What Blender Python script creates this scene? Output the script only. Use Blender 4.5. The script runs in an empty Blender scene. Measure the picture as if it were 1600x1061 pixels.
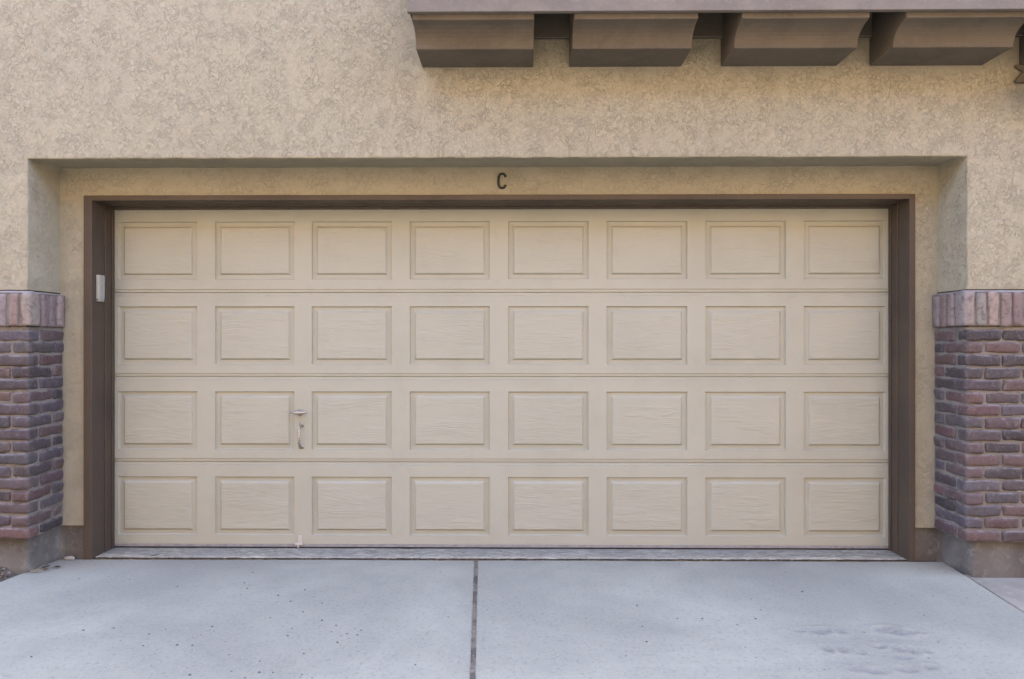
import bpy, bmesh, math, random
from mathutils import Vector, noise

random.seed(7)
SC = bpy.context.scene
COL = SC.collection

# ------------------------------------------------------------------ node helpers
def new_mat(name):
    m = bpy.data.materials.new(name); m.use_nodes = True
    nt = m.node_tree
    return m, nt, nt.nodes['Principled BSDF']

TONE = .53      # overall reflectance of the colour table below
class N:
    """tiny wrapper to chain nodes"""
    def __init__(s, nt): s.nt = nt; s.n = nt.nodes; s.l = nt.links
    def link(s, a, b): s.l.new(a, b)
    def pos(s): return s.n.new('ShaderNodeNewGeometry').outputs['Position']
    def val(s, inp, v):
        if hasattr(v, 'is_linked') or isinstance(v, bpy.types.NodeSocket): s.l.new(v, inp)
        else: inp.default_value = v
    def map(s, vec, scale=(1, 1, 1), loc=(0, 0, 0), rot=(0, 0, 0)):
        k = s.n.new('ShaderNodeMapping'); s.l.new(vec, k.inputs['Vector'])
        k.inputs['Scale'].default_value = scale; k.inputs['Location'].default_value = loc
        k.inputs['Rotation'].default_value = rot
        return k.outputs[0]
    def noise(s, vec, scale, detail=4, rough=.55, dist=0.0):
        k = s.n.new('ShaderNodeTexNoise'); s.l.new(vec, k.inputs['Vector'])
        k.inputs['Scale'].default_value = scale; k.inputs['Detail'].default_value = detail
        k.inputs['Roughness'].default_value = rough; k.inputs['Distortion'].default_value = dist
        return k.outputs['Fac']
    def voro(s, vec, scale, feature='F1', rnd=1.0):
        k = s.n.new('ShaderNodeTexVoronoi'); k.feature = feature; s.l.new(vec, k.inputs['Vector'])
        k.inputs['Scale'].default_value = scale; k.inputs['Randomness'].default_value = rnd
        return k
    def math(s, op, a, b=0.0, clamp=False):
        k = s.n.new('ShaderNodeMath'); k.operation = op; k.use_clamp = clamp
        s.val(k.inputs[0], a); s.val(k.inputs[1], b)
        return k.outputs[0]
    def ramp(s, v, lo, hi, a=0.0, b=1.0, smooth=True):
        k = s.n.new('ShaderNodeMapRange'); k.interpolation_type = 'SMOOTHSTEP' if smooth else 'LINEAR'
        s.val(k.inputs['Value'], v)
        k.inputs['From Min'].default_value = lo; k.inputs['From Max'].default_value = hi
        k.inputs['To Min'].default_value = a; k.inputs['To Max'].default_value = b
        return k.outputs[0]
    def mix(s, f, a, b, mode='MIX'):
        k = s.n.new('ShaderNodeMix'); k.data_type = 'RGBA'; k.blend_type = mode
        s.val(k.inputs[0], f)
        for i, c in ((6, a), (7, b)):
            if isinstance(c, bpy.types.NodeSocket): s.l.new(c, k.inputs[i])
            else: k.inputs[i].default_value = (c[0] * TONE, c[1] * TONE, c[2] * TONE, 1)
        return k.outputs[2]
    def bump(s, h, strength, dist, normal=None):
        k = s.n.new('ShaderNodeBump'); k.inputs['Strength'].default_value = strength
        k.inputs['Distance'].default_value = dist; s.l.new(h, k.inputs['Height'])
        if normal is not None: s.l.new(normal, k.inputs['Normal'])
        return k.outputs[0]

def stucco(name, base, dark, light, crinkle=1.0, blotch=1.0):
    m, nt, b = new_mat(name); n = N(nt); p = n.pos()
    big = n.noise(p, 1.1, 2, .5)
    bl = n.noise(n.map(p, loc=(3, 1, 5)), 9.5, 6, .74, .2)
    patch = n.ramp(bl, .36, .64)
    fine = n.noise(n.map(p, loc=(9, 2, 1)), 36, 4, .64, 1.0)
    ridge = n.ramp(n.math('ABSOLUTE', n.math('SUBTRACT', fine, .5)), 0.0, .042, 1.0, 0.0)
    fine2 = n.noise(n.map(p, loc=(1, 7, 4)), 40, 3, .6, 1.0)
    ridge2 = n.ramp(n.math('ABSOLUTE', n.math('SUBTRACT', fine2, .5)), 0.0, .04, 1.0, 0.0)
    grain = n.noise(p, 330, 1, .6)
    lump = n.noise(p, 26, 3, .6)
    sand = n.noise(n.map(p, loc=(4, 4, 4)), 105, 3, .75)
    lines = n.math('MULTIPLY', n.math('MAXIMUM', ridge, n.math('MULTIPLY', ridge2, .6)), n.ramp(patch, 0, 1, 0.40, 1.0))
    c = n.mix(n.math('MULTIPLY', patch, .12 * blotch), light, base)
    c = n.mix(n.ramp(big, .35, .7, 0, .12), c, dark)
    c = n.mix(n.math('MULTIPLY', lines, .31 * crinkle), c, dark)
    c = n.mix(n.math('MULTIPLY', n.ramp(sand, .5, .72), n.ramp(patch, 0, 1, .14, .26)), c, dark)
    n.link(c, b.inputs['Base Color']); b.inputs['Roughness'].default_value = .95
    b.inputs['Specular IOR Level'].default_value = .15
    h = n.math('ADD', n.math('MULTIPLY', lines, -.5 * crinkle), n.math('MULTIPLY', lump, .45))
    h = n.math('ADD', h, n.math('MULTIPLY', grain, .30))
    h = n.math('ADD', h, n.math('MULTIPLY', sand, .45))
    n.link(n.bump(h, .85, .006), b.inputs['Normal'])
    return m

def paint(name, base, dirt, rough=.6, amt=.25, bump=.15, grain=None, streak=False):
    m, nt, b = new_mat(name); n = N(nt); p = n.pos()
    w = n.noise(p, 2.2, 5, .6)
    sp = n.noise(n.map(p, scale=(9, 9, 1.6) if streak else (1, 1, 1)), 11, 4, .65)
    c = n.mix(n.ramp(w, .42, .72, 0, amt), base, dirt)
    c = n.mix(n.ramp(sp, .5, .8, 0, amt * .8), c, dirt)
    sm = n.noise(p, 260, 2, .5)
    spots = n.voro(p, 26)
    sd = n.math('MULTIPLY', n.ramp(spots.outputs['Distance'], .05, .10, 1, 0),
                n.ramp(n.noise(n.map(p, loc=(2, 9, 3)), 5, 2), .60, .66))
    c = n.mix(n.math('MULTIPLY', sd, .35), c, (dirt[0] * .4, dirt[1] * .4, dirt[2] * .4))
    n.link(c, b.inputs['Base Color'])
    n.link(n.ramp(w, .3, .7, rough - .08, rough + .1), b.inputs['Roughness'])
    b.inputs['Specular IOR Level'].default_value = .35
    h = n.math('MULTIPLY', sm, .3)
    if grain:
        warp = n.noise(n.map(p, scale=(1.0, 1, 2.2), loc=(0, 0, 0)), 3.2, 3, .5)
        q = n.n.new('ShaderNodeVectorMath'); q.operation = 'MULTIPLY_ADD'
        cmb = n.n.new('ShaderNodeCombineXYZ'); n.link(n.math('MULTIPLY', warp, .10), cmb.inputs['Z'])
        add = n.n.new('ShaderNodeVectorMath'); add.operation = 'ADD'; n.link(p, add.inputs[0]); n.link(cmb.outputs[0], add.inputs[1])
        g = n.noise(n.map(add.outputs[0], scale=(5.5, 1, 82)), 1.0, 3, .55, .5)
        g2 = n.noise(n.map(add.outputs[0], scale=(11, 1, 130), loc=(5, 3, 1)), 1.0, 2, .55, .2)
        where = n.ramp(n.noise(n.map(p, scale=(2.0, 1, 6)), 1.6, 2), .40, .62, .35, 1)
        hh = n.math('MULTIPLY', n.math('ADD', g, n.math('MULTIPLY', g2, .45)), where)
        h = n.math('ADD', h, n.math('MULTIPLY', hh, 4.6))
        n.link(n.bump(h, grain, .0016), b.inputs['Normal'])
    else:
        n.link(n.bump(h, bump, .002), b.inputs['Normal'])
    return m

def brick_mat(name):
    m, nt, b = new_mat(name); n = N(nt); p = n.pos()
    at = n.n.new('ShaderNodeAttribute'); at.attribute_name = 'brick_colour'
    base = at.outputs['Color']
    w = n.noise(p, 34, 4, .7, .5)
    f = n.noise(p, 95, 3, .75)
    c = n.mix(n.ramp(w, .45, .70, 0, .55), base, (.050, .040, .044))
    c = n.mix(n.ramp(n.noise(n.map(p, loc=(4, 8, 1)), 22, 4, .7), .52, .75, 0, .4), c, (.25, .19, .175))
    c = n.mix(n.ramp(f, .52, .70, 0, .4), c, (.24, .205, .20))
    pt = n.n.new('ShaderNodeNewGeometry').outputs['Pointiness']
    wear = n.math('MULTIPLY', n.ramp(pt, .51, .60), n.ramp(n.noise(n.map(p, loc=(2, 5, 8)), 28, 4, .7), .35, .62))
    bloom = n.math('MULTIPLY', n.ramp(n.noise(n.map(p, loc=(7, 3, 2)), 40, 5, .78, .6), .56, .68), n.ramp(n.noise(p, 7, 2), .40, .60, .25, 1))
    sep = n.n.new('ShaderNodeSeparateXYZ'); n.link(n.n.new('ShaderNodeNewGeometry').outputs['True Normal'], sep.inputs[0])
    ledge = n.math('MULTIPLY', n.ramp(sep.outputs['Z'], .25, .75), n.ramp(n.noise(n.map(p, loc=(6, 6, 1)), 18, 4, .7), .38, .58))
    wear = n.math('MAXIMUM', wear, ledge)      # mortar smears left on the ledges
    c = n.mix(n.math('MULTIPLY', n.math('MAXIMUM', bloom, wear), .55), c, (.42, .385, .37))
    n.link(c, b.inputs['Base Color']); b.inputs['Roughness'].default_value = .82
    b.inputs['Specular IOR Level'].default_value = .4
    h = n.math('ADD', n.math('MULTIPLY', w, .7), n.math('MULTIPLY', f, .5))
    n.link(n.bump(h, .7, .005), b.inputs['Normal'])
    return m

def rough_mat(name, base, dark, light, scale=30, bump=.7, dist=.005, rough=.95, spec=.2):
    m, nt, b = new_mat(name); n = N(nt); p = n.pos()
    a = n.noise(p, scale, 6, .68, .3); l = n.noise(p, scale * .12, 4, .6, .5); f = n.noise(p, scale * 7, 3, .7)
    c = n.mix(n.ramp(l, .38, .66), base, dark)
    c = n.mix(n.ramp(a, .5, .74, 0, .7), c, light)
    c = n.mix(n.ramp(f, .52, .74, 0, .5), c, dark)
    n.link(c, b.inputs['Base Color']); b.inputs['Roughness'].default_value = rough
    b.inputs['Specular IOR Level'].default_value = spec
    n.link(n.bump(n.math('ADD', a, n.math('MULTIPLY', f, .5)), bump, dist), b.inputs['Normal'])
    return m

def driveway_mat(name):
    m, nt, b = new_mat(name); n = N(nt); p = n.pos()
    big = n.noise(p, .9, 4, .6, .4); mid = n.noise(n.map(p, loc=(2, 5, 0)), 7, 6, .65, .5)
    broom = n.noise(n.map(p, scale=(1.2, 40, 1)), 3, 3, .6, .2)
    sp = n.noise(p, 55, 5, .85); sp2 = n.noise(n.map(p, loc=(1, 1, 1)), 130, 3, .75)
    c = n.mix(n.ramp(big, .34, .68), (.545, .535, .428), (.405, .395, .322))
    c = n.mix(n.ramp(mid, .42, .72, 0, .35), c, (.40, .39, .355))
    c = n.mix(n.ramp(broom, .5, .75, 0, .22), c, (.38, .375, .35))
    c = n.mix(n.ramp(sp, .50, .68, 0, .72), c, (.28, .275, .25))
    c = n.mix(n.ramp(sp2, .56, .70, 0, .5), c, (.68, .675, .64))
    # damp paw marks and grime are stored on the slab
    at = n.n.new('ShaderNodeAttribute'); at.attribute_name = 'stain'
    st = n.math('MULTIPLY', at.outputs['Fac'], n.ramp(n.noise(n.map(p, scale=(1, 2.2, 1)), 24, 5, .7), .3, .66, .25, 1))
    c = n.mix(n.math('MULTIPLY', st, .75, True), c, (.215, .22, .225))
    v = n.voro(p, 21); rnd = n.n.new('ShaderNodeSeparateColor'); n.link(v.outputs['Color'], rnd.inputs[0])
    cl = n.ramp(n.noise(n.map(p, loc=(3, 8, 0)), 1.5, 2), .42, .64, .92, .58)
    pick = n.math('GREATER_THAN', rnd.outputs[0], cl)
    wob = n.math('ADD', v.outputs['Distance'], n.math('MULTIPLY', n.math('SUBTRACT', n.noise(p, 110, 2), .5), .16))
    size = n.math('MULTIPLY', rnd.outputs[1], .085)
    pit = n.math('MULTIPLY', n.math('LESS_THAN', wob, n.math('ADD', size, .035)), pick)
    c = n.mix(n.math('MULTIPLY', pit, .8), c, (.085, .082, .085))
    edge = n.math('MULTIPLY', n.math('LESS_THAN', wob, n.math('ADD', size, .075)), pick)
    n.link(c, b.inputs['Base Color']); b.inputs['Roughness'].default_value = .88
    b.inputs['Specular IOR Level'].default_value = .3
    h = n.math('ADD', n.math('MULTIPLY', sp, .5), n.math('MULTIPLY', mid, .5))
    h = n.math('ADD', h, n.math('MULTIPLY', broom, .35))
    h = n.math('SUBTRACT', h, n.math('MULTIPLY', edge, .6))
    n.link(n.bump(h, .6, .004), b.inputs['Normal'])
    return m

def threshold_mat(name):
    m, nt, b = new_mat(name); n = N(nt); p = n.pos()
    st = n.noise(n.map(p, scale=(3.2, 13, 1)), 3.2, 7, .78, 1.6)
    f = n.noise(p, 90, 4, .7); big = n.noise(p, 2.2, 3)
    c = n.mix(n.ramp(st, .40, .66), (.27, .255, .205), (.72, .70, .575))
    c = n.mix(n.ramp(big, .4, .65, 0, .5), c, (.34, .33, .30))
    c = n.mix(n.ramp(f, .52, .72, 0, .5), c, (.12, .12, .125))
    n.link(c, b.inputs['Base Color']); b.inputs['Roughness'].default_value = .8
    n.link(n.bump(n.math('ADD', st, f), .6, .003), b.inputs['Normal'])
    return m

def simple(name, col, rough=.5, metal=0.0, var=.15, scale=60):
    m, nt, b = new_mat(name); n = N(nt); p = n.pos()
    a = n.noise(p, scale, 4, .6)
    c = n.mix(n.ramp(a, .35, .7), col, tuple(x * (1 - var * 2) for x in col))
    n.link(c, b.inputs['Base Color']); b.inputs['Metallic'].default_value = metal
    n.link(n.ramp(a, .3, .7, max(.05, rough - .08), min(1, rough + .1)), b.inputs['Roughness'])
    return m

M = {}
M['stucco'] = stucco('stucco', (.54, .49, .345), (.33, .284, .194), (.61, .557, .402))
M['stucco_in'] = stucco('recess_stucco', (.54, .49, .345), (.33, .284, .194), (.61, .557, .402), crinkle=.7, blotch=.8)
M['door'] = paint('door_paint', (.575, .57, .455), (.47, .455, .345), .55, .30, .15)
M['grain'] = paint('door_paint_woodgrain', (.57, .565, .45), (.47, .455, .345), .55, .22, .15, grain=.55)
M['trim'] = paint('frame_paint', (.112, .082, .058), (.075, .056, .041), .55, .45, .3, streak=True)
M['trim_edge'] = paint('frame_stop_paint', (.112, .082, .057), (.07, .053, .039), .5, .4, .3)
M['corbel'] = rough_mat('corbel_paint', (.21, .178, .136), (.172, .145, .11), (.245, .21, .165), 34, .7, .003)
M['fascia'] = rough_mat('fascia_paint', (.30, .267, .225), (.25, .22, .19), (.35, .31, .27), 40, .4, .003)
M['sky_blocker_stucco'] = rough_mat('sky_blocker_stucco', (.175, .122, .075), (.15, .10, .06), (.217, .15, .092), 30)  # wall colour of the added unseen row, sets its warm bounce
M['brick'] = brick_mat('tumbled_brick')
M['mortar'] = rough_mat('mortar', (.36, .325, .285), (.24, .215, .19), (.52, .48, .43), 40, .9, .008)
M['wash'] = rough_mat('mortar_wash', (.50, .46, .42), (.40, .36, .33), (.60, .56, .52), 30, .5, .004)
M['concrete'] = rough_mat('foundation_concrete', (.27, .25, .22), (.16, .147, .13), (.41, .385, .345), 16, .9, .008)
M['driveway'] = driveway_mat('driveway_concrete')
M['threshold'] = threshold_mat('garage_floor_concrete')
M['joint'] = rough_mat('joint_debris', (.34, .29, .225), (.12, .10, .085), (.62, .55, .46), 60, 1, .006)
M['dark_joint'] = rough_mat('dark_sealant', (.06, .05, .045), (.03, .026, .024), (.20, .18, .16), 60, .8, .004)
M['sidewalk'] = rough_mat('sidewalk_concrete', (.52, .48, .39), (.40, .365, .30), (.64, .58, .46), 22, .5, .004)
M['soil'] = rough_mat('gravelly_soil', (.25, .21, .165), (.10, .083, .066), (.45, .39, .31), 45, 1, .012)
M['alley'] = rough_mat('alley_asphalt', (.11, .10, .088), (.085, .075, .065), (.17, .15, .13), 12, .8, .01)
M['white'] = simple('keypad_plastic', (.52, .51, .46), .45, 0, .05)
M['cream'] = simple('cream_bracket', (.78, .74, .66), .5, 0, .05)
M['black'] = simple('black_iron', (.012, .011, .011), .45, .2, .2)
M['rubber'] = simple('black_rubber', (.012, .012, .014), .7, 0, .2)
M['alu'] = simple('seal_retainer', (.44, .425, .43), .5, .15, .12, 25)
M['chrome'] = simple('worn_nickel', (.80, .72, .58), .40, .7, .2, 90)
M['glass'] = simple('lantern_glass', (.10, .085, .06), .2, 0, .1)
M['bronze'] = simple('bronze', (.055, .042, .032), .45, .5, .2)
M['roof'] = rough_mat('roof_tile', (.20, .12, .085), (.13, .08, .06), (.25, .16, .12), 10)
M['twig'] = simple('twig_bark', (.05, .035, .025), .9)
M['leaf_a'] = simple('dry_leaf_orange', (.33, .13, .05), .8)
M['leaf_b'] = simple('dry_leaf_tan', (.50, .36, .20), .8)
M['leaf_c'] = simple('dry_leaf_dark', (.055, .035, .022), .85)
M['stone'] = rough_mat('pebble_stone', (.17, .16, .155), (.09, .085, .08), (.30, .28, .26), 60)

# ------------------------------------------------------------------ object helpers
def link_mesh(name, verts, faces, mats, parent=None, smooth=False, fm=None):
    me = bpy.data.meshes.new(name); me.from_pydata(verts, [], faces)
    for m in (mats if isinstance(mats, (list, tuple)) else [mats]): me.materials.append(m)
    if fm:
        for p, k in zip(me.polygons, fm): p.material_index = k
    if smooth:
        for p in me.polygons: p.use_smooth = True
    me.update()
    o = bpy.data.objects.new(name, me); COL.objects.link(o)
    if parent: o.parent = parent
    return o

def tag(o, label=None, cat=None, group=None, kind=None):
    if label: o['label'] = label
    if cat: o['category'] = cat
    if group: o['group'] = group
    if kind: o['kind'] = kind
    return o

def empty(name, loc=(0, 0, 0)):
    e = bpy.data.objects.new(name, None); e.location = loc; e.empty_display_size = .2; COL.objects.link(e); return e

class MB:
    def __init__(s): s.v = []; s.f = []; s.fm = []
    def quad(s, a, b, c, d, m=0):
        i = len(s.v); s.v += [a, b, c, d]; s.f.append((i, i + 1, i + 2, i + 3)); s.fm.append(m)
    def box(s, x0, x1, y0, y1, z0, z1, m=0):
        i = len(s.v)
        s.v += [(x0, y0, z0), (x1, y0, z0), (x1, y1, z0), (x0, y1, z0), (x0, y0, z1), (x1, y0, z1), (x1, y1, z1), (x0, y1, z1)]
        for q in ((0, 3, 2, 1), (4, 5, 6, 7), (0, 1, 5, 4), (1, 2, 6, 5), (2, 3, 7, 6), (3, 0, 4, 7)):
            s.f.append(tuple(i + k for k in q)); s.fm.append(m)
    def extrude_x(s, prof, x0, x1, m=0, caps=True):
        """prof: list of (y,z), closed polygon"""
        i = len(s.v); k = len(prof)
        s.v += [(x0, y, z) for y, z in prof] + [(x1, y, z) for y, z in prof]
        for a in range(k):
            b = (a + 1) % k; s.f.append((i + a, i + k + a, i + k + b, i + b)); s.fm.append(m)
        if caps:
            s.f.append(tuple(i + a for a in range(k))); s.fm.append(m)
            s.f.append(tuple(i + k + a for a in reversed(range(k)))); s.fm.append(m)
    def tube(s, pts, rad, seg=10, m=0, flat=1.0):
        """round tube through points; rad float or list"""
        rads = rad if isinstance(rad, (list, tuple)) else [rad] * len(pts)
        P = [Vector(p) for p in pts]; i0 = len(s.v); up = Vector((0, 0, 1))
        for k, p in enumerate(P):
            t = (P[min(k + 1, len(P) - 1)] - P[max(k - 1, 0)]).normalized()
            ref = up if abs(t.z) < .9 else Vector((1, 0, 0))
            a = t.cross(ref).normalized(); b = t.cross(a).normalized()
            for j in range(seg):
                an = 2 * math.pi * j / seg
                s.v.append(tuple(p + a * math.cos(an) * rads[k] + b * math.sin(an) * rads[k] * flat))
        for k in range(len(P) - 1):
            for j in range(seg):
                j2 = (j + 1) % seg
                s.f.append((i0 + k * seg + j, i0 + k * seg + j2, i0 + (k + 1) * seg + j2, i0 + (k + 1) * seg + j)); s.fm.append(m)
        s.f.append(tuple(i0 + j for j in reversed(range(seg)))); s.fm.append(m)
        e = i0 + (len(P) - 1) * seg; s.f.append(tuple(e + j for j in range(seg))); s.fm.append(m)
    def lathe(s, prof, c, seg=20, m=0):
        """prof: list of (r,z) around vertical axis at c"""
        i0 = len(s.v)
        for r, z in prof:
            for j in range(seg):
                an = 2 * math.pi * j / seg; s.v.append((c[0] + r * math.cos(an), c[1] + r * math.sin(an), c[2] + z))
        for k in range(len(prof) - 1):
            for j in range(seg):
                j2 = (j + 1) % seg
                s.f.append((i0 + k * seg + j, i0 + k * seg + j2, i0 + (k + 1) * seg + j2, i0 + (k + 1) * seg + j)); s.fm.append(m)
    def build(s, name, mats, parent=None, smooth=False, bevel=0.0, seg=2):
        o = link_mesh(name, s.v, s.f, mats, parent, smooth, s.fm)
        bm = bmesh.new(); bm.from_mesh(o.data); bmesh.ops.recalc_face_normals(bm, faces=bm.faces)
        if bevel:
            bmesh.ops.bevel(bm, geom=[e for e in bm.edges if e.is_manifold and e.calc_face_angle(0) > .5], offset=bevel, segments=seg, affect='EDGES', profile=.5)
        bm.to_mesh(o.data); bm.free()
        return o

def nz(x, y, z, s): return noise.noise(Vector((x * s, y * s, z * s)))

# ------------------------------------------------------------------ measures (metres; door plane y = 4.2, camera at origin)
OX0, OX1 = -2.7685, 2.498        # opening in the outer wall
OT, OTB = 2.342, 2.357           # lintel edge, soffit at the back
YO, YR, YD = 3.735, 4.0, 4.2     # outer wall, recessed wall, door face
FX0, FX1, FT = -2.615, 2.3585, 2.1885   # outside of the door frame
JX0, JX1, JT = -2.564, 2.3245, 2.1575   # inside of the door frame
BX0, BX1 = -7.0, 7.5             # building width
BH = 6.3

house = empty('townhouse', (0, 3.7, 0))
HP = Vector((0, 3.7, 0))
tag(house, 'tan stucco townhouse front with brick piers around a wide beige garage door', 'building')
def to_house(o):
    o.parent = house; o.matrix_parent_inverse.identity(); o.location = -HP
    return o
def sub(o, parent):
    o.parent = parent; return o

# ---- outer stucco wall with a softly rounded opening
def make_wall():
    mb = MB(); r = .009
    prof = [(r, YO)] + [(r - r * math.sin(a), YO + r - r * math.cos(a)) for a in (math.pi / 8, math.pi / 4, 3 * math.pi / 8)] + [(0, YO + r), (0, YO + .09), (0, YO + .18), (0, YR + .03)]
    zlow = 1.45
    def path(o, y, t):
        top = OT + (OTB - OT) * max(0, y - YO - r) / (YR - YO - r)
        x0, x1, z1 = OX0 - o, OX1 + o, top + o
        pts = []
        n1, n2 = 40, 180
        for k in range(n1): pts.append((x0, zlow + (z1 - zlow) * k / n1))
        for k in range(n2): pts.append((x0 + (x1 - x0) * k / n2, z1))
        for k in range(n1 + 1): pts.append((x1, z1 + (zlow - z1) * k / n1))
        out = []
        for x, z in pts:
            a = .0032
            out.append((x + a * nz(x, y, z, 9) + .0016 * nz(x, y, z, 40), y + .0015 * nz(x + 5, y, z, 22), z + a * nz(x, y + 7, z, 9) + .0016 * nz(x, y + 3, z, 40)))
        return out
    rows = [path(o, y, 0) for o, y in prof]; k = len(rows[0]); base = len(mb.v)
    for rw in rows: mb.v += rw
    for i in range(len(rows) - 1):
        for j in range(k - 1):
            mb.f.append((base + i * k + j, base + i * k + j + 1, base + (i + 1) * k + j + 1, base + (i + 1) * k + j)); mb.fm.append(1 if i > 4 else 0)
    # flat front around it, butted to the rounded lip
    lip = rows[0]; n1, n2 = 40, 180
    L = lip[:n1 + 1]; T = lip[n1:n1 + n2 + 1]; R = lip[n1 + n2:]
    for a, b in zip(L, L[1:]): mb.quad((BX0, YO, a[2]), a, b, (BX0, YO, b[2]))
    for a, b in zip(R, R[1:]): mb.quad(b, (BX1, YO, b[2]), (BX1, YO, a[2]), a)
    mb.quad((BX0, YO, L[-1][2]), L[-1], (L[-1][0], YO, BH), (BX0, YO, BH))
    mb.quad(R[0], (BX1, YO, R[0][2]), (BX1, YO, BH), (R[0][0], YO, BH))
    for a, b in zip(T, T[1:]): mb.quad(a, b, (b[0], YO, BH), (a[0], YO, BH))
    # stucco backing behind the brick, sides and rear
    mb.quad((BX0, YO, .2), (OX0 - .009, YO, .2), (OX0 - .009, YO, zlow), (BX0, YO, zlow))
    mb.quad((OX1 + .009, YO, .2), (BX1, YO, .2), (BX1, YO, zlow), (OX1 + .009, YO, zlow))
    for x in (BX0, BX1): mb.quad((x, YO, .0), (x, 13, .0), (x, 13, BH), (x, YO, BH))
    mb.quad((BX0, 13, 0), (BX1, 13, 0), (BX1, 13, BH), (BX0, 13, BH))
    o = link_mesh('stucco_wall', mb.v, mb.f, [M['stucco'], M['stucco_in']], fm=mb.fm)
    bm = bmesh.new(); bm.from_mesh(o.data); bmesh.ops.remove_doubles(bm, verts=bm.verts, dist=.0001); bmesh.ops.recalc_face_normals(bm, faces=bm.faces); bm.to_mesh(o.data); bm.free()
    for p in o.data.polygons: p.use_smooth = p.area < .02
    return to_house(o)
make_wall()

mb = MB()
mb.box(OX0 - .05, FX0 + .01, YR, YR + .1, .2, 2.40)
mb.box(FX1 - .01, OX1 + .05, YR, YR + .1, .2, 2.40)
mb.box(FX0 + .01, FX1 - .01, YR, YR + .1, FT - .01, 2.40)
tag(to_house(mb.build('recessed_wall', M['stucco_in'])), 'stucco strip set back around the garage door')

mb = MB()
mb.box(BX0 - .3, BX1 + .3, YO - .35, 13.3, BH, BH + .18)
to_house(mb.build('roof', M['roof'], bevel=.01))

# ---- concrete foundation
def foundation(path):
    mb = MB()
    def wall_strip(pts, z0, z1, n=26):
        rows = []
        for (xa, ya), (xb, yb) in zip(pts, pts[1:]):
            k = max(2, int(math.hypot(xb - xa, yb - ya) / .03))
            for t in range(k): rows.append((xa + (xb - xa) * t / k, ya + (yb - ya) * t / k))
        rows.append(pts[-1]); i = len(mb.v); m = 10
        for x, y in rows:
            for q in range(m + 1):
                z = z0 + (z1 - z0) * q / m
                d = .004 * nz(x, y, z, 11) + .003 * nz(x, y, z, 37)
                mb.v.append((x + d, y + d * .8, z))
        for a in range(len(rows) - 1):
            for q in range(m):
                mb.f.append((i + a * (m + 1) + q, i + (a + 1) * (m + 1) + q, i + (a + 1) * (m + 1) + q + 1, i + a * (m + 1) + q + 1)); mb.fm.append(0)
    wall_strip(path, -.15, .215)
    o = mb.build('foundation', M['concrete'], smooth=True)
    return tag(to_house(o), 'bare grey concrete footing under the brick and stucco')
foundation([(BX0, 3.75), (-2.80, 3.75), (-2.783, 3.762), (-2.781, YR + .025), (FX0 + .015, YR + .022)])
foundation([(FX1 - .015, YR + .022), (2.535, YR + .025), (2.538, 3.762), (2.552, 3.75), (BX1, 3.75)])

# ---- brick piers
PAL = [tuple((a * .85 + b * .15) * q for a, b, q in zip(c, (.125, .095, .088), (1.04, .98, .94))) for c in [(.150, .092, .090), (.125, .090, .096), (.108, .090, .102), (.098, .090, .106), (.135, .098, .098), (.165, .102, .092), (.085, .074, .082), (.122, .106, .120), (.145, .086, .080), (.060, .052, .056), (.075, .064, .068)]]
CAPPAL = [(.38, .30, .26), (.32, .275, .255), (.44, .35, .30), (.27, .225, .205), (.36, .315, .30), (.31, .23, .20)]
def rounded_brick(bm, lay, c, size, r, col, seed):
    hx, hy, hz = (s / 2 for s in size)
    r = min(r, hx * .7, hy * .7, hz * .7)
    segs = [max(4, min(14, int(2 * h / .018))) for h in (hx, hy, hz)]
    def coords(n, h):
        mid = [(-h + r) + (2 * h - 2 * r) * k / (n - 2) for k in range(n - 1)]
        return [-h, -h + r * .45] + mid + [h - r * .45, h]
    cx, cy, cz = coords(segs[0], hx), coords(segs[1], hy), coords(segs[2], hz)
    cache = {}
    tilt = random.uniform(-.028, .028)
    def vert(i, j, k):
        key = (i, j, k)
        if key in cache: return cache[key]
        p = Vector((cx[i], cy[j], cz[k]))
        q = Vector((max(-hx + r, min(hx - r, p.x)), max(-hy + r, min(hy - r, p.y)), max(-hz + r, min(hz - r, p.z))))
        d = p - q
        if d.length > 1e-6: p = q + d.normalized() * r
        nvec = Vector((p.x / hx, p.y / hy, p.z / hz)); nvec.normalize()
        g = Vector(c) + p + Vector((seed * 3.1, 0, 0))
        p = p + nvec * (.0078 * noise.noise(g * 12) + .0036 * noise.noise(g * 42))
        p.z += p.x * tilt + p.y * tilt
        cache[key] = bm.verts.new(Vector(c) + p)
        return cache[key]
    nx, ny, nzz = len(cx) - 1, len(cy) - 1, len(cz) - 1
    def face(*ids):
        f = bm.faces.new([vert(*t) for t in ids]); f.smooth = True; f.material_index = 0
        for l in f.loops: l[lay] = (col[0] * TONE, col[1] * TONE, col[2] * TONE, 1)
    for i in range(nx):
        for j in range(ny):
            face((i, j, nzz), (i + 1, j, nzz), (i + 1, j + 1, nzz), (i, j + 1, nzz)); face((i, j, 0), (i, j + 1, 0), (i + 1, j + 1, 0), (i + 1, j, 0))
        for k in range(nzz):
            face((i, 0, k), (i + 1, 0, k), (i + 1, 0, k + 1), (i, 0, k + 1)); face((i, ny, k), (i, ny, k + 1), (i + 1, ny, k + 1), (i + 1, ny, k))
    for j in range(ny):
        for k in range(nzz):
            face((0, j, k), (0, j, k + 1), (0, j + 1, k + 1), (0, j + 1, k)); face((nx, j, k), (nx, j + 1, k), (nx, j + 1, k + 1), (nx, j, k + 1))

def vary(c, a=.18):
    k = 1 + random.uniform(-a, a); return tuple(max(.01, x * k * (1 + random.uniform(-.06, .06))) for x in c)

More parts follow.
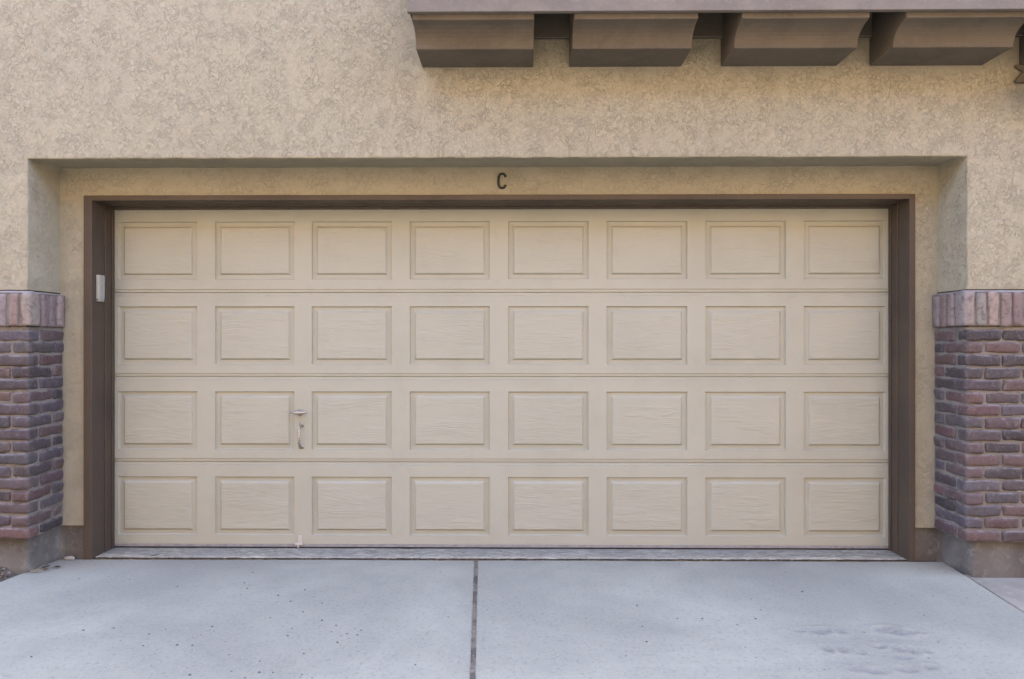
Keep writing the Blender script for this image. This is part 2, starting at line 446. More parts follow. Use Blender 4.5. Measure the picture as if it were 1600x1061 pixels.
def mortar_box(bm, lay, x0, x1, y0, y1, z0, z1, mi):
    """mortar bed with an uneven surface on the front and the reveal"""
    def sheet(fn, n, m):
        g = [[bm.verts.new(fn(a / n, b / m)) for b in range(m + 1)] for a in range(n + 1)]
        for a in range(n):
            for b in range(m):
                f = bm.faces.new((g[a][b], g[a + 1][b], g[a + 1][b + 1], g[a][b + 1])); f.smooth = True; f.material_index = mi
                for l in f.loops: l[lay] = (.2, .2, .2, 1)
    def d(x, y, z): return .003 * nz(x, y, z, 30) + .002 * nz(x, y, z, 80)
    sheet(lambda u, v: Vector((x0 + (x1 - x0) * u, y0 + d(x0 + (x1 - x0) * u, 0, z0 + (z1 - z0) * v), z0 + (z1 - z0) * v)), int((x1 - x0) / .02), int((z1 - z0) / .02))
    for xs in (x0, x1):
        sheet(lambda u, v: Vector((xs + d(0, y0 + (y1 - y0) * u, z0 + (z1 - z0) * v), y0 + (y1 - y0) * u, z0 + (z1 - z0) * v)), max(2, int((y1 - y0) / .02)), int((z1 - z0) / .02))
    for z in (z0, z1):
        f = bm.faces.new([bm.verts.new(p) for p in ((x0, y0, z), (x1, y0, z), (x1, y1, z), (x0, y1, z))]); f.material_index = mi
        for l in f.loops: l[lay] = (.2, .2, .2, 1)

def pier(side, corner_x, cap_x, length):
    s = side                     # -1: wall lies towards -x of the corner, +1: towards +x
    yf, yb = 3.705, YR - .004
    bm = bmesh.new(); lay = bm.loops.layers.float_color.new('brick_colour')
    n = 17; z0, z1 = .202, 1.392; pitch = (z1 - z0 - .012) / n
    dep, jn, Lb = .088, .0095, .196
    def put(xa, xb, ya, yb_, zc, h):     # distances measured from the corner into the wall
        x_a, x_b = corner_x + s * xa, corner_x + s * xb
        c = ((x_a + x_b) / 2, (ya + yb_) / 2, zc)
        rounded_brick(bm, lay, (c[0], c[1] + random.uniform(-.006, .004), c[2] + random.uniform(-.0025, .0025)), (abs(x_b - x_a), yb_ - ya, h), .015, vary(random.choice(PAL)), random.random() * 40)
    for k in range(n):
        zc = z0 + pitch * (k + .5); h = pitch - .0085 + random.uniform(-.002, .002)
        if k % 2 == 0:
            x = random.uniform(-.002, .003); first = Lb * random.uniform(.97, 1.0)
            put(x, first, yf, yf + dep, zc, h); x = first + jn
            y = yf + dep + jn
            put(0, dep, y, yb, zc, h)
        else:
            put(random.uniform(-.002, .003), dep + .01, yf, yf + Lb, zc, h); x = dep + .01 + jn
            put(0, dep, yf + Lb + jn, yb, zc, h)
        while x < length - .04:
            e = min(length, x + Lb + random.uniform(-.008, .008)); put(x, e, yf, yf + dep, zc, h); x = e + jn
    xa, xb = corner_x + s * .010, corner_x + s * length
    mortar_box(bm, lay, min(xa, xb), max(xa, xb), yf + .011, yb, z0, z1, 1)
    me = bpy.data.meshes.new('brick_pier'); bm.normal_update(); bm.to_mesh(me); bm.free()
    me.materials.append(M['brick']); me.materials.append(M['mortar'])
    o = bpy.data.objects.new('brick_pier', me); COL.objects.link(o); to_house(o)
    # soldier course on top
    bm = bmesh.new(); lay = bm.loops.layers.float_color.new('brick_colour')
    yc = 3.687; zc0, zc1 = 1.394, 1.585
    def sold(xa, xb, ya, yb_):
        x_a, x_b = cap_x + s * xa, cap_x + s * xb
        dz = random.uniform(-.004, .003)
        rounded_brick(bm, lay, ((x_a + x_b) / 2, (ya + yb_) / 2, (zc0 + zc1) / 2 + dz), (abs(x_b - x_a), yb_ - ya, zc1 - zc0 - .004), .016, vary(random.choice(CAPPAL), .2), random.random() * 40)
    w, g = .0555, .012; x = 0
    while x < length:
        sold(x, x + w + random.uniform(-.003, .003), yc, yc + .09); x += w + g
    y = yc + .09 + g
    while y + w < YR + .012:
        sold(0, .09, y, min(y + w, YR - .003)); y += w + g
    xa, xb = cap_x + s * .013, cap_x + s * length
    mortar_box(bm, lay, min(xa, xb), max(xa, xb), yc + .013, YR - .003, zc0 + .006, zc1 - .003, 1)
    me = bpy.data.meshes.new('soldier_course'); bm.normal_update(); bm.to_mesh(me); bm.free()
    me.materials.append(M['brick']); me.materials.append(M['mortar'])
    c = bpy.data.objects.new('soldier_course', me); COL.objects.link(c); sub(c, o)
    # sloped mortar wash on the ledge; dark strip stands in for the shadow gap above
    mb = MB(); out_x = (OX0 if s < 0 else OX1)
    ca, cb = cap_x + s * .006, cap_x + s * length
    def hz(x, y): return 1.5835 + .002 * nz(x, y, 0, 20)
    K = 60
    for k in range(K):
        xs0, xs1 = ca + (cb - ca) * k / K, ca + (cb - ca) * (k + 1) / K
        mb.quad((xs0, yc + .008, hz(xs0, yc)), (xs1, yc + .008, hz(xs1, yc)), (xs1, YO - .002, hz(xs1, yc) + .013), (xs0, YO - .002, hz(xs0, yc) + .013))
    K = 14
    for k in range(K):
        ya, yb2 = YO - .004 + (YR - YO) * k / K, YO - .004 + (YR - YO) * (k + 1) / K
        mb.quad((ca, ya, hz(ca, ya)), (ca, yb2, hz(ca, yb2)), (out_x - s * .002, yb2, hz(ca, yb2) + .011), (out_x - s * .002, ya, hz(ca, ya) + .011))
    sub(mb.build('mortar_wash', M['wash'], smooth=True), o)
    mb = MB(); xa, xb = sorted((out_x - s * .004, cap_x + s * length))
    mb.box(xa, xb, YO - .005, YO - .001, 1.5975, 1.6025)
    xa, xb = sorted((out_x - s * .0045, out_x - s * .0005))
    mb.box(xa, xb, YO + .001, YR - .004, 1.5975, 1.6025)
    sub(mb.build('shadow_gap_screed', M['bronze']), o)
    return o
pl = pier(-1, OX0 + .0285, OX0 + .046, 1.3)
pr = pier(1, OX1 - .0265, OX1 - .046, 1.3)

# ---- door frame
def frame():
    mb = MB(); yf = YR - .016
    # casing face and jamb boards
    mb.box(FX0, JX0, yf, YR + .105, 0.002, FT); mb.box(JX1, FX1, yf, YR + .105, 0.002, FT)
    mb.box(JX0, JX1, yf, YR + .105, JT, FT)
    o = mb.build('door_frame', M['trim'], bevel=.003); to_house(o)
    mb = MB()
    for x, s in ((JX0, 1), (JX1, -1)):
        a, b_ = sorted((x - s * .05, x + s * .004)); mb.box(a, b_, YR + .108, YD - .030, .004, FT - .02)
        a, b_ = sorted((x - s * .05, x + s * .011)); mb.box(a, b_, YD - .027, YD - .006, .006, FT - .02)
    mb.box(JX0 + .012, JX1 - .012, YR + .108, YD - .030, JT - .004, FT - .02)
    mb.box(JX0 + .012, JX1 - .012, YD - .027, YD - .006, JT - .0165, FT - .02)
    sub(mb.build('stop_moulding', M['trim_edge'], bevel=.0025), o)
    return o
tag(frame(), 'dark brown timber frame around the garage door')

# ---- sectional garage door
PX = [(-2.534, -2.033), (-1.919, -1.415), (-1.306, -.799), (-.686, -.181), (-.065, .441), (.555, 1.061), (1.174, 1.678), (1.790, 2.299)]
PZ = [(1.702, 2.068), (1.164, 1.532), (.6265, .9945), (.0865, .456)]
JZ = [1.6205, 1.0895, .5505]
DX0, DX1 = -2.578, 2.336
def door():
    mb = MB()
    def strip(pr):       # pr: (z, depth) bottom to top
        K = 48
        for (za, da), (zb, db) in zip(pr, pr[1:]):
            for k in range(K):
                xa, xb = DX0 + (DX1 - DX0) * k / K, DX0 + (DX1 - DX0) * (k + 1) / K
                def wv(x, z): return .0012 * nz(x, 0, z, 1.7)
                mb.quad((xa, YD + da + wv(xa, za), za), (xb, YD + da + wv(xb, za), za), (xb, YD + db + wv(xb, zb), zb), (xa, YD + db + wv(xa, zb), zb))
    strip([(PZ[0][1], 0), (2.2, 0)])
    for (lo_top, hi_bot), j in zip(((PZ[1][1], PZ[0][0]), (PZ[2][1], PZ[1][0]), (PZ[3][1], PZ[2][0])), JZ):
        strip([(lo_top, 0), (j - .0215, 0), (j - .0195, .009), (j - .0035, .009), (j - .0025, .016), (j + .0008, .016), (j + .002, .006), (j + .0185, .005), (j + .0205, 0), (hi_bot, 0)])
    strip([(.030, 0), (PZ[3][0], 0)])
    xs = [DX0] + [v for a in PX for v in a] + [DX1]
    for z0, z1 in PZ:
        for k in range(0, len(xs), 2):
            a, b_ = xs[k], xs[k + 1]
            def wv(x, z): return .0012 * nz(x, 0, z, 1.7)
            mb.quad((a, YD + wv(a, z0), z0), (b_, YD + wv(b_, z0), z0), (b_, YD + wv(b_, z1), z1), (a, YD + wv(a, z1), z1))
    o = mb.build('garage_door', M['door']); to_house(o)
    for p in o.data.polygons: p.use_smooth = False
    tag(o, 'wide beige sectional garage door with four rows of eight raised panels')
    rings = [(0, 0), (.001, .006), (.004, .0125), (.0065, .0130), (.029, .0115), (.031, .0105), (.0385, .0010), (.0425, -.0006)]
    def wv(x, z): return .0012 * nz(x, 0, z, 1.7)
    for z0, z1 in PZ:
        for x0, x1 in PX:
            pm = MB(); cx, cz = (x0 + x1) / 2, (z0 + z1) / 2
            for d, y in rings:
                pm.v += [(x0 + d - cx, y + wv(x0, z0), z0 + d - cz), (x1 - d - cx, y + wv(x1, z0), z0 + d - cz), (x1 - d - cx, y + wv(x1, z1), z1 - d - cz), (x0 + d - cx, y + wv(x0, z1), z1 - d - cz)]
            for r in range(len(rings) - 1):
                for q in range(4):
                    q2 = (q + 1) % 4; pm.f.append((r * 4 + q, r * 4 + q2, r * 4 + 4 + q2, r * 4 + 4 + q)); pm.fm.append(0)
            e = 4 * (len(rings) - 1); pm.f.append((e, e + 1, e + 2, e + 3)); pm.fm.append(1)
            p = link_mesh('raised_panel', pm.v, pm.f, [M['door'], M['grain']], o, False, pm.fm)
            p.location = (cx, YD, cz); p['group'] = 'raised panels of the garage door'
    return o
gd = door()

mb = MB()
mb.box(DX0, DX1, YD - .004, YD + .02, .0135, .0285)
sub(mb.build('seal_retainer', M['alu'], bevel=.002), gd)
mb = MB()
mb.tube([(DX0, YD + .012, .0115), (-1.3, YD + .012, .011), (.2, YD + .012, .0118), (.6, YD + .012, .015), (.9, YD + .012, .0118), (DX1, YD + .012, .011)], .0115, 10)
sub(mb.build('bottom_seal', M['rubber'], smooth=True), gd)
# lift handle: a bowed grip on two feet
hx = -1.3725
mb = MB()
mb.tube([(hx + .004, YD + .002, .782), (hx + .002, YD - .014, .781), (hx, YD - .030, .770), (hx - .002, YD - .037, .748), (hx - .002, YD - .038, .715), (hx - .002, YD - .037, .682), (hx, YD - .030, .660), (hx + .002, YD - .014, .650), (hx + .003, YD + .002, .648)],
        [.010, .0085, .0082, .009, .0095, .009, .0082, .0085, .010], 12, flat=.8)
for z in (.784, .646):
    mb.lathe([(.0001, .0), (.006, .0), (.006, .003), (.0001, .004)], (hx + .003, YD - .004, z), 10)
mb.box(hx - .011, hx + .017, YD - .004, YD + .002, .772, .798); mb.box(hx - .011, hx + .017, YD - .004, YD + .002, .634, .660)
sub(mb.build('lift_handle', M['chrome'], smooth=True), gd)
# T-shaped lock handle
mb = MB(); lx, lz = -1.3785, .8635
pts = [(lx - .052, YD - .030, lz), (lx - .035, YD - .033, lz), (lx - .016, YD - .036, lz), (lx, YD - .037, lz), (lx + .016, YD - .036, lz), (lx + .035, YD - .033, lz), (lx + .052, YD - .030, lz)]
mb.tube(pts, [.003, .0065, .0115, .0145, .0115, .0065, .003], 14, flat=1.0)
mb.tube([(lx, YD + .002, lz), (lx, YD - .006, lz), (lx, YD - .0065, lz), (lx, YD - .030, lz)], [.021, .021, .010, .010], 16)
lk = sub(mb.build('lock_handle', M['chrome'], smooth=True), gd)
# hasp at the door foot
mb = MB(); bx = -1.381
mb.box(bx - .026, bx + .022, YD - .016, YD - .004, .0285, .041)
mb.box(bx - .010, bx + .016, YD - .003, YD + .001, .0385, .085)
for z, x in ((.078, bx + .003), (.063, bx - .004), (.063, bx + .010), (.05, bx + .003)):
    mb.lathe([(.0001, -.003), (.004, -.003), (.004, .003), (.0001, .003)], (x, YD - .004, z), 8)
mb.tube([(bx - .006, YD - .012, .028), (bx - .006, YD - .012, .012)], .005, 8)
sub(mb.build('foot_bracket', [M['cream']], bevel=.001), gd)

# ---- balcony edge on corbels
bal = MB()
bal.box(-.560, 3.62, 3.345, 3.372, 2.969, 3.43)
bal.box(-.556, 3.616, 3.374, YO - .002, 3.30, 3.42, 1)
bal.box(-.556, 3.616, YO - .026, YO - .002, 3.001, 3.298, 1)
bal.box(-.556, -.532, 3.374, YO - .028, 2.985, 3.298, 1); bal.box(3.592, 3.616, 3.374, YO - .028, 2.985, 3.298, 1)
b = to_house(bal.build('balcony', [M['fascia'], M['corbel']], bevel=.003))
tag(b, 'brown balcony edge carried on five corbels')
prof = [(0, 2.846), (.232, 2.846), (.236, 2.850), (.238, 2.868), (.243, 2.884), (.252, 2.899), (.267, 2.914), (.289, 2.927), (.315, 2.936), (.343, 2.941), (.356, 2.942), (.359, 2.945), (.359, 3.29), (0.03, 3.29), (.03, 2.998), (0, 2.998)]
for xa, xb in ((-.538, .080), (.283, .908), (1.129, 1.770), (1.954, 2.578), (2.782, 3.41)):
    mb = MB(); cx = (xa + xb) / 2
    mb.extrude_x([(YO - .001 - p, z) for p, z in prof], xa - cx, xb - cx)
    o = mb.build('corbel', M['corbel'], bevel=.003, seg=2); o.parent = b; o.location = (cx, 0, 0); o['group'] = 'corbels under the balcony'

# ------------------------------------------------------------------ fixtures: things of their own
# keypad on the jamb
kp = empty('keypad', (JX0, YR + .045, 1.635))
tag(kp, 'slim white plastic keypad fixed to the dark door frame above the brick ledge level', 'keypad')
mb = MB(); mb.box(.0005, .021, -.024, .030, -.081, .081)
mb.build('housing', M['white'], kp, bevel=.004)
mb = MB(); mb.box(.0212, .0245, -.019, .026, -.062, .078)
mb.build('sliding_cover', M['white'], kp, bevel=.0015)
mb = MB(); mb.box(-.0, .0, 0, 0, 0, 0)
mb = MB(); mb.box(.006, .015, -.0252, -.0238, -.074, -.066)
mb.build('screw_hole', M['bronze'], kp)

# letter C
def letter():
    pts = []; cx, cz, w, h = -.0975, 2.2725, .0225, .0425
    pts.append((cx + w * .98, cz + .019))
    for k in range(0, 31):
        a = math.radians(28 + (330 - 28) * k / 30)
        x = cx + w * math.cos(a) * (1.0 if abs(math.cos(a)) < .98 else 1); z = cz + h * math.sin(a)
        x = cx + w * (abs(math.cos(a)) ** .8) * (1 if math.cos(a) > 0 else -1); z = cz + h * (abs(math.sin(a)) ** .75) * (1 if math.sin(a) > 0 else -1)
        pts.append((x, z))
    pts = pts[1:]
    mb = MB()
    P = [(x + .0975, 0.0, z - 2.2725) for x, z in pts]
    rad = [.0068] * len(P); rad[0] = .0085; rad[-1] = .0088
    mb.tube(P, rad, 10)
    o = mb.build('house_letter', M['black'], smooth=True); o.location = (-.0975, YR - .007, 2.2725)
    return tag(o, 'black iron letter C fixed above the garage door', 'letter')
letter()

# wall lantern at the end of the balcony
wl = empty('wall_lantern', (2.812, YO, 2.787))
tag(wl, 'dark bronze wall lantern hanging under the balcony end', 'lamp')
mb = MB()
mb.v = []
outline = [(-.062, -.030), (-.058, -.042), (.058, -.042), (.062, -.030), (.018, .018), (.058, .044), (.060, .056), (-.060, .056), (-.058, .044), (-.018, .018)]
k = len(outline)
for y in (-.022, -.001): mb.v += [(x, y, z) for x, z in outline]
mb.f = [tuple(range(k)), tuple(range(2 * k - 1, k - 1, -1))] + [(a, k + a, k + (a + 1) % k, (a + 1) % k) for a in range(k)]; mb.fm = [0] * (k + 2)
mb.build('back_plate', M['corbel'], wl, bevel=.004)
mb = MB(); mb.tube([(0, -.02, .018), (0, -.06, .03), (0, -.10, .02), (0, -.11, -.02)], .009, 10)
mb.build('arm', M['bronze'], wl, smooth=True)
mb = MB(); mb.lathe([(.001, .035), (.016, .04), (.030, .052), (.052, .064), (.060, .070), (.060, .076), (.055, .080)], (0, -.11, -.24), 20)
mb.build('lantern_bowl', M['bronze'], wl, smooth=True)
mb = MB()
mb.lathe([(.058, .155), (.066, .160), (.040, .185), (.012, .20), (.001, .21)], (0, -.11, -.23), 20)
mb.build('lantern_cap', M['bronze'], wl, smooth=True)
mb = MB(); mb.lathe([(.053, -.158), (.055, -.12), (.056, -.076)], (0, -.11, 0), 20)
mb.build('lamp_shade', M['glass'], wl, smooth=True)

# ------------------------------------------------------------------ ground
def edge_l(y): return -2.772 + .176 * (y - 4.0) if y < 4.0 else -2.772
def edge_r(y): return 2.507 + .106 * (y - 3.704) if y < 4.0 else 2.537
def joint_x(y): return -.2535 - .0535 * (y - 4.0)
PAWS = [(1.368, 3.045, .040, .030), (1.425, 3.06, .035, .025), (1.455, 3.046, .03, .025), (1.673, 3.055, .045, .03), (1.725, 3.035, .045, .03), (1.70, 3.075, .04, .025),
        (1.324, 2.875, .020, .03), (1.384, 2.870, .020, .03), (1.626, 2.878, .024, .035), (1.677, 2.867, .024, .035), (1.735, 2.862, .016, .025), (1.56, 2.90, .03, .02),
        (1.45, 2.845, .018, .022), (1.43, 2.69, .045, .025), (1.56, 2.70, .04, .025), (1.66, 2.72, .03, .02), (1.30, 3.055, .05, .02), (1.80, 3.04, .04, .02), (1.60, 2.80, .03, .02), (1.36, 2.70, .03, .02)]
def drive_z(x, y):
    z = .0022 * nz(x, y, 0, 1.3) + .0007 * nz(x, y, 0, 9)
    if y < 3.9: z -= (3.9 - y) * .004
    if 2.5 < y < 3.2 and x > 1.1:
        for px, py, a, b_ in PAWS:
            q = ((x - px) / a) ** 2 + ((y - py) / b_) ** 2
            if q < 6: z += -.011 * math.exp(-q * 1.3) + .004 * math.exp(-((math.sqrt(q) - 1.55) ** 2) * 5)
    return z
def driveway():
    mb = MB()
    ys = [4.006, 4.001, 3.99]
    y = 3.97
    while y > 2.3: ys.append(y); y -= .012
    ys += [2.2, 2.0, 1.6, 1.1, .5, -.2, -1, -1.8, -2.4]
    def slab(fl, fr, dx):
        n = int(2.4 / dx); i0 = len(mb.v)
        us = [0, .0018, .005] + [.009 + (.982) * k / n for k in range(n + 1)] + [.995, .9982, 1.0]
        for r, y in enumerate(ys):
            a, b_ = fl(y), fr(y)
            for k, u in enumerate(us):
                x = a + (b_ - a) * u; z = drive_z(x, y)
                dr = 0
                if k == 0 or k == len(us) - 1: dr = .05
                elif k in (1, len(us) - 2): dr = .0035
                if r == 0: dr = max(dr, .05)
                elif r == 1: dr = max(dr, .004)
                ed = .0022 * nz(x, y, 3, 30) if (k < 3 or k > len(us) - 4) else 0
                mb.v.append((x + ed, y + (.003 * nz(x, y, 9, 18) if r < 3 else 0), z - dr))
        m = len(us)
        for r in range(len(ys) - 1):
            for k in range(m - 1):
                mb.f.append((i0 + r * m + k, i0 + (r + 1) * m + k, i0 + (r + 1) * m + k + 1, i0 + r * m + k + 1)); mb.fm.append(0)
    slab(edge_l, lambda y: joint_x(y) - .0060, .012)
    slab(lambda y: joint_x(y) + .0060, edge_r, .012)
    o = link_mesh('driveway', mb.v, mb.f, M['driveway'], smooth=True)
    at = o.data.attributes.new('stain', 'FLOAT', 'POINT')
    def stain(x, y):
        t = 0
        if 2.4 < y < 3.4 and x > .9:
            for px, py, a, b_ in PAWS:
                q = ((x - px) / (a * 1.1)) ** 2 + ((y - py) / (b_ * 1.1)) ** 2
                if q < 5: t += .8 * math.exp(-q * 1.1)
            q = ((x - 1.5) / .6) ** 2 + ((y - 2.9) / .28) ** 2
            t += .28 * math.exp(-q) * max(0, .45 + 1.3 * nz(x * .7, y * 2.2, 0, 5))
            if abs(y - 2.86 - .03 * (x - 1)) < .2: t += .22 * max(0, nz(x * .25, y * 3, 2, 7)) * math.exp(-((x - 1.2) / .5) ** 2)
        if y > 3.80: t += (.42 * max(0, .4 + nz(x, y * .4, 5, 3.2)) + .12) * ((y - 3.80) / .2) ** 1.5
        dj = abs(x - joint_x(y)); t += .5 * math.exp(-dj / .03) * max(0, .5 + nz(x, y, 4, 6))
        if x < -1.1: t += .16 * max(0, nz(x, y, 6, 2.2))
        return min(1, t)
    at.data.foreach_set('value', [stain(v.co.x, v.co.y) for v in o.data.vertices])
    return tag(o, 'pale blue grey concrete driveway', None, None, 'structure')
driveway()

mb = MB(); K = 170
for k in range(K):
    ya, yb = 4.0 - 6.4 * k / K, 4.0 - 6.4 * (k + 1) / K
    za, zb = (drive_z(0, q) - .0035 + .003 * nz(0, q, 0, 60) for q in (ya, yb))
    mb.quad((joint_x(ya) - .012, ya, za), (joint_x(yb) - .012, yb, zb), (joint_x(yb) + .012, yb, zb), (joint_x(ya) + .012, ya, za))
tag(mb.build('driveway_joint', M['joint']), None, None, None, 'structure')

mb = MB(); K = 130; rows = [4.016, 4.020, 4.08, 4.14, 4.24]; i0 = 0
for r, y in enumerate(rows):
    for k in range(K + 1):
        x = -2.615 + (2.36 + 2.615) * k / K
        mb.v.append((x, y + (.004 * nz(x, 3, 0, 9) + .003 * nz(x, 1, 0, 30) if r < 2 else 0), (-.05 if r == 0 else 0) + .0025 * nz(x, y, 0, 5) + .004))
for r in range(len(rows) - 1):
    for k in range(K):
        mb.f.append((r * (K + 1) + k, r * (K + 1) + k + 1, (r + 1) * (K + 1) + k + 1, (r + 1) * (K + 1) + k)); mb.fm.append(0)
for xa, xb in ((-2.612, 2.357),): mb.box(xa, xb, 4.24, 7, -.1, -.003)
tag(mb.build('garage_floor', M['threshold'], smooth=True), None, None, None, 'structure')

mb = MB(); K = 220; rr = random.Random(3)
for k in range(K):
    xa, xb = -2.61 + 4.965 * k / K, -2.61 + 4.965 * (k + 1) / K
    za, zb = (.0005 + .003 * nz(q, 0, 0, 22) for q in (xa, xb))
    mb.quad((xa, 4.006, za), (xb, 4.006, zb), (xb, 4.022 + .004 * nz(xb, 2, 0, 14), zb + .001), (xa, 4.022 + .004 * nz(xa, 2, 0, 14), za + .001))
tag(mb.build('floor_joint', M['dark_joint'], smooth=True), None, None, None, 'structure')

# soil strip at the left, sidewalk at the right, gravel alley everywhere else
mb = MB(); nx, ny = 150, 110
def soil_x1(y): return edge_l(y) - .004
for b_ in range(ny + 1):
    y = 4.03 - 2.6 * (b_ / ny) ** 1.3
    for a in range(nx + 1):
        x = soil_x1(y) - 3.0 * ((nx - a) / nx) ** 1.8
        t = min(1, (soil_x1(y) - x) / .08)
        z = -.012 + t * (.042 * math.exp(-max(0, 3.75 - y) / .20)) + t * (.006 * nz(x, y, 0, 14) + .007 * nz(x, y, 0, 48))
        mb.v.append((x, y, z))
for b_ in range(ny):
    for a in range(nx):
        i = b_ * (nx + 1) + a; mb.f.append((i, i + 1, i + nx + 2, i + nx + 1)); mb.fm.append(0)
tag(mb.build('soil', M['soil'], smooth=True), None, None, None, 'structure')

mb = MB(); nx, ny = 60, 60
for b_ in range(ny + 1):
    y = 3.80 - 4.5 * (b_ / ny) ** 1.5
    for a in range(nx + 1):
        x = edge_r(y) + .009 + 3.5 * (a / nx) ** 2
        mb.v.append((x, y, (-.05 if a == 0 else -.008) + .0015 * nz(x, y, 0, 6)))
for b_ in range(ny):
    for a in range(nx):
        i = b_ * (nx + 1) + a; mb.f.append((i, i + nx + 1, i + nx + 2, i + 1)); mb.fm.append(0)
tag(mb.build('sidewalk', M['sidewalk'], smooth=True), None, None, None, 'structure')

mb = MB(); mb.quad((-300, -300, -.075), (300, -300, -.075), (300, 300, -.075), (-300, 300, -.075))
tag(mb.build('ground', M['alley']), None, None, None, 'structure')

# unseen townhouse row added behind the camera to close off the low sky
fr = empty('unseen_sky_blocker', (0, -6, 0))
tag(fr, 'added townhouse-shaped block behind the viewer closing off the low sky', 'building')
mb = MB()
mb.box(-22, 22, -8, 0, -.1, 8.0)
mb.build('wall', M['sky_blocker_stucco'], fr)
mb = MB(); mb.box(-22.4, 22.4, -8.3, .4, 8.0, 8.2); mb.build('roof', M['roof'], fr)
for k in range(6):
    mb = MB(); x = -18.5 + k * 7.4
    mb.box(x - 2.44, x + 2.44, .003, .03, .0, 2.13)
    o = mb.build('garage_door', M['trim'], fr, bevel=.01)

# ------------------------------------------------------------------ litter
def leaf_mesh(seed, L, W):
    rr = random.Random(seed); mb = MB(); n = 8
    for k in range(n + 1):
        t = k / n; w = W * math.sin(math.pi * min(1, t * .96 + .03)) ** .8 * (1 + rr.uniform(-.12, .12)); x = (t - .5) * L
        cur = .25 * L * (t - .5) ** 2
        mb.v += [(x, -w, cur + w * .5), (x, 0, cur), (x, w, cur + w * .45)]
    for k in range(n):
        for j in (0, 1): mb.f.append((k * 3 + j, k * 3 + j + 1, k * 3 + j + 4, k * 3 + j + 3)); mb.fm.append(0)
    mb.tube([(-L * .5, 0, .001), (-L * .72, .003, .004)], .0012, 5)
    return mb
for (x, y, z, a, L, W, mat, lab) in (
    (-2.735, 3.75, .010, .4, .042, .014, 'leaf_b', 'pale tan dry leaf at the foot of the brick pier corner'),
    (-2.705, 3.79, .006, 1.9, .038, .013, 'leaf_a', 'small orange dry leaf lying on the driveway edge'),
    (-2.725, 3.82, .009, 1.1, .050, .017, 'leaf_c', 'dark brown dry leaf curled against the concrete footing'),
    (-2.665, 3.83, .006, .7, .036, .010, 'leaf_c', 'dark narrow leaf scrap furthest along the footing')):
    o = leaf_mesh(x, L, W).build('dry_leaf', M[mat], smooth=True); o.location = (x, y, z); o.rotation_euler = (random.uniform(-.3, .3), random.uniform(-.2, .2), a)
    tag(o, lab, 'leaf', 'dry leaves by the pier')

mb = MB(); mb.tube([(-.022, -.012, .0), (-.004, -.004, .004), (.010, .004, .005), (.024, .018, .007)], [.0012, .002, .0019, .001], 6)
o = mb.build('twig', M['twig'], smooth=True); o.location = (-2.215, 4.045, .005); tag(o, 'short dark twig lying on the garage threshold', 'twig')

def stone(seed, s):
    bm = bmesh.new(); bmesh.ops.create_icosphere(bm, subdivisions=2, radius=1)
    for v in bm.verts:
        k = 1 + .35 * noise.noise(v.co * 1.3 + Vector((seed, 0, 0)))
        v.co = Vector((v.co.x * s * k, v.co.y * s * .8 * k, max(-.2, v.co.z) * s * .6 * k))
    me = bpy.data.meshes.new('pebble'); bm.to_mesh(me); bm.free()
    for p in me.polygons: p.use_smooth = True
    return me
me = stone(3, .024); me.materials.append(M['sidewalk'])
o = bpy.data.objects.new('concrete_chunk', me); COL.objects.link(o); o.location = (-2.700, 3.985, .006); o.scale = (1.5, 1, 1.1)
tag(o, 'broken pale concrete lump in the corner beside the frame foot', 'rubble')
stones = [stone(k, .0056) for k in range(4)]
for s in stones: s.materials.append(M['stone'])
k = 0
for cx, cy, n, sx, sy in ((-.86, 2.95, 10, .16, .07), (-.80, 2.68, 8, .25, .05), (-1.40, 2.98, 12, .22, .10), (-.98, 3.25, 8, .22, .14), (-2.1, 2.80, 5, .25, .12), (.50, 2.85, 8, .5, .18), (1.0, 3.2, 4, .3, .2), (-1.55, 3.55, 6, .12, .10)):
    for _ in range(n):
        x, y = cx + random.gauss(0, sx), cy + random.gauss(0, sy)
        if not (edge_l(y) < x < edge_r(y)) or abs(x - joint_x(y)) < .03: continue
        o = bpy.data.objects.new('pebble', stones[k % 4]); COL.objects.link(o); k += 1
        o.location = (x, y, drive_z(x, y)); o.rotation_euler = (0, 0, random.random() * 6); q = random.uniform(.45, 1.15); o.scale = (q, q, q)
        tag(o, 'tiny dark pebble loose on the pale driveway', 'pebble', 'loose pebbles on the driveway')

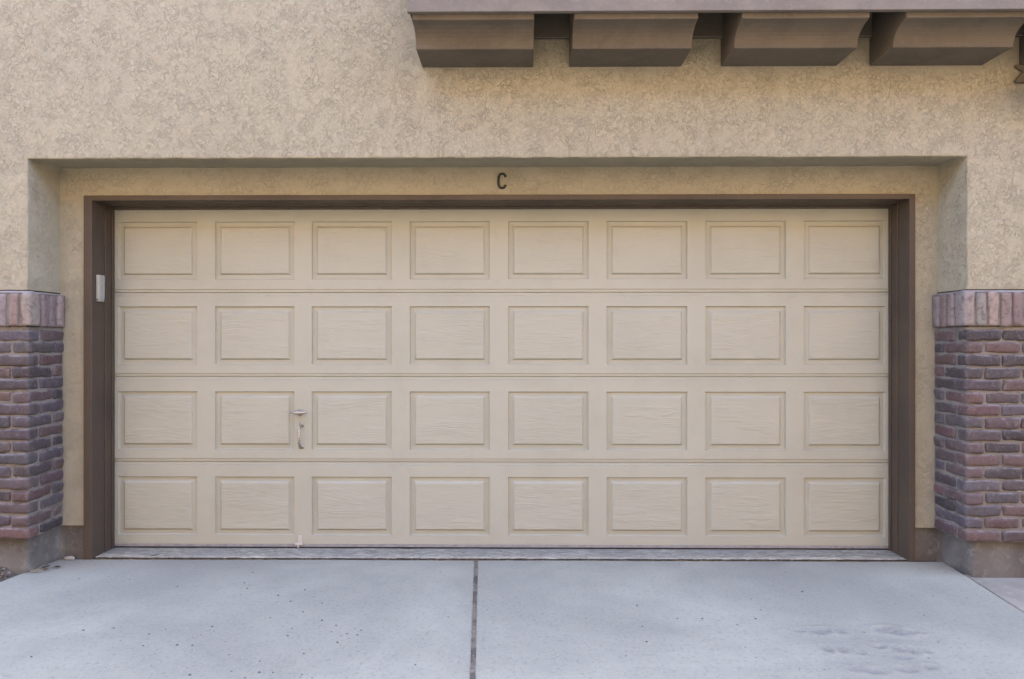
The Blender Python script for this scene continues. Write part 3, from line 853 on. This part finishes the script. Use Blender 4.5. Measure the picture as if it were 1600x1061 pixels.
def gravel():
    bm = bmesh.new(); rr = random.Random(5)
    for _ in range(420):
        y = 3.735 - abs(rr.gauss(0, .16)); x = edge_l(y) - .015 - abs(rr.gauss(0, .35)); s = rr.uniform(.002, .008)
        r = bmesh.ops.create_icosphere(bm, subdivisions=1, radius=s)
        t = min(1, (soil_x1(y) - x) / .08); z = -.012 + t * .042 * math.exp(-max(0, 3.75 - y) / .20)
        for v in r['verts']:
            d = 1 + .4 * noise.noise(v.co * 200 + Vector((x * 50, y * 50, 0))); v.co = Vector((v.co.x * d + x, v.co.y * d + y, v.co.z * .7 * d + z + .002))
        if True:
            mi = rr.choice((0, 0, 1, 2, 3))
            for f in {f for v in r['verts'] for f in v.link_faces}: f.material_index = mi; f.smooth = True
    me = bpy.data.meshes.new('gravel'); bm.to_mesh(me); bm.free()
    for m in ('stone', 'sidewalk', 'leaf_c', 'leaf_b'): me.materials.append(M[m])
    o = bpy.data.objects.new('gravel', me); COL.objects.link(o)
    return tag(o, 'loose gravel and leaf crumbs on the soil beside the brick pier', 'gravel', None, 'stuff')
gravel()

# ------------------------------------------------------------------ light
ELEV = math.radians(50)
w = bpy.data.worlds.new('World'); SC.world = w; w.use_nodes = True
nt = w.node_tree; bg = nt.nodes['Background']
sky = nt.nodes.new('ShaderNodeTexSky'); sky.sky_type = 'NISHITA'; sky.sun_disc = False
sky.sun_elevation = ELEV; sky.sun_rotation = 0.0; sky.altitude = 1600; sky.air_density = 0.5; sky.dust_density = 10.0; sky.ozone_density = 0.0
nt.links.new(sky.outputs[0], bg.inputs['Color']); bg.inputs['Strength'].default_value = .15
sun = bpy.data.lights.new('sun', 'SUN'); sun.energy = 4.0; sun.angle = math.radians(.53); sun.color = (1, .94, .84)
so = bpy.data.objects.new('sun', sun); COL.objects.link(so); so.rotation_euler = (-(math.pi / 2 - ELEV), 0, 0); so.location = (0, 20, 30)

# ------------------------------------------------------------------ camera
cam = bpy.data.cameras.new('camera'); co = bpy.data.objects.new('camera', cam); COL.objects.link(co)
cam.sensor_width = 36; cam.lens = 36 * 1042 / 1600
co.location = (0, 0, 1.3226); co.rotation_euler = (math.radians(90), 0, math.radians(.55)); cam.clip_end = 2000; cam.clip_start = .05
SC.camera = co
vs = SC.view_settings; vs.view_transform = 'Standard'; vs.look = 'None'; vs.gamma = 1; vs.use_curve_mapping = False; vs.exposure = 4.65
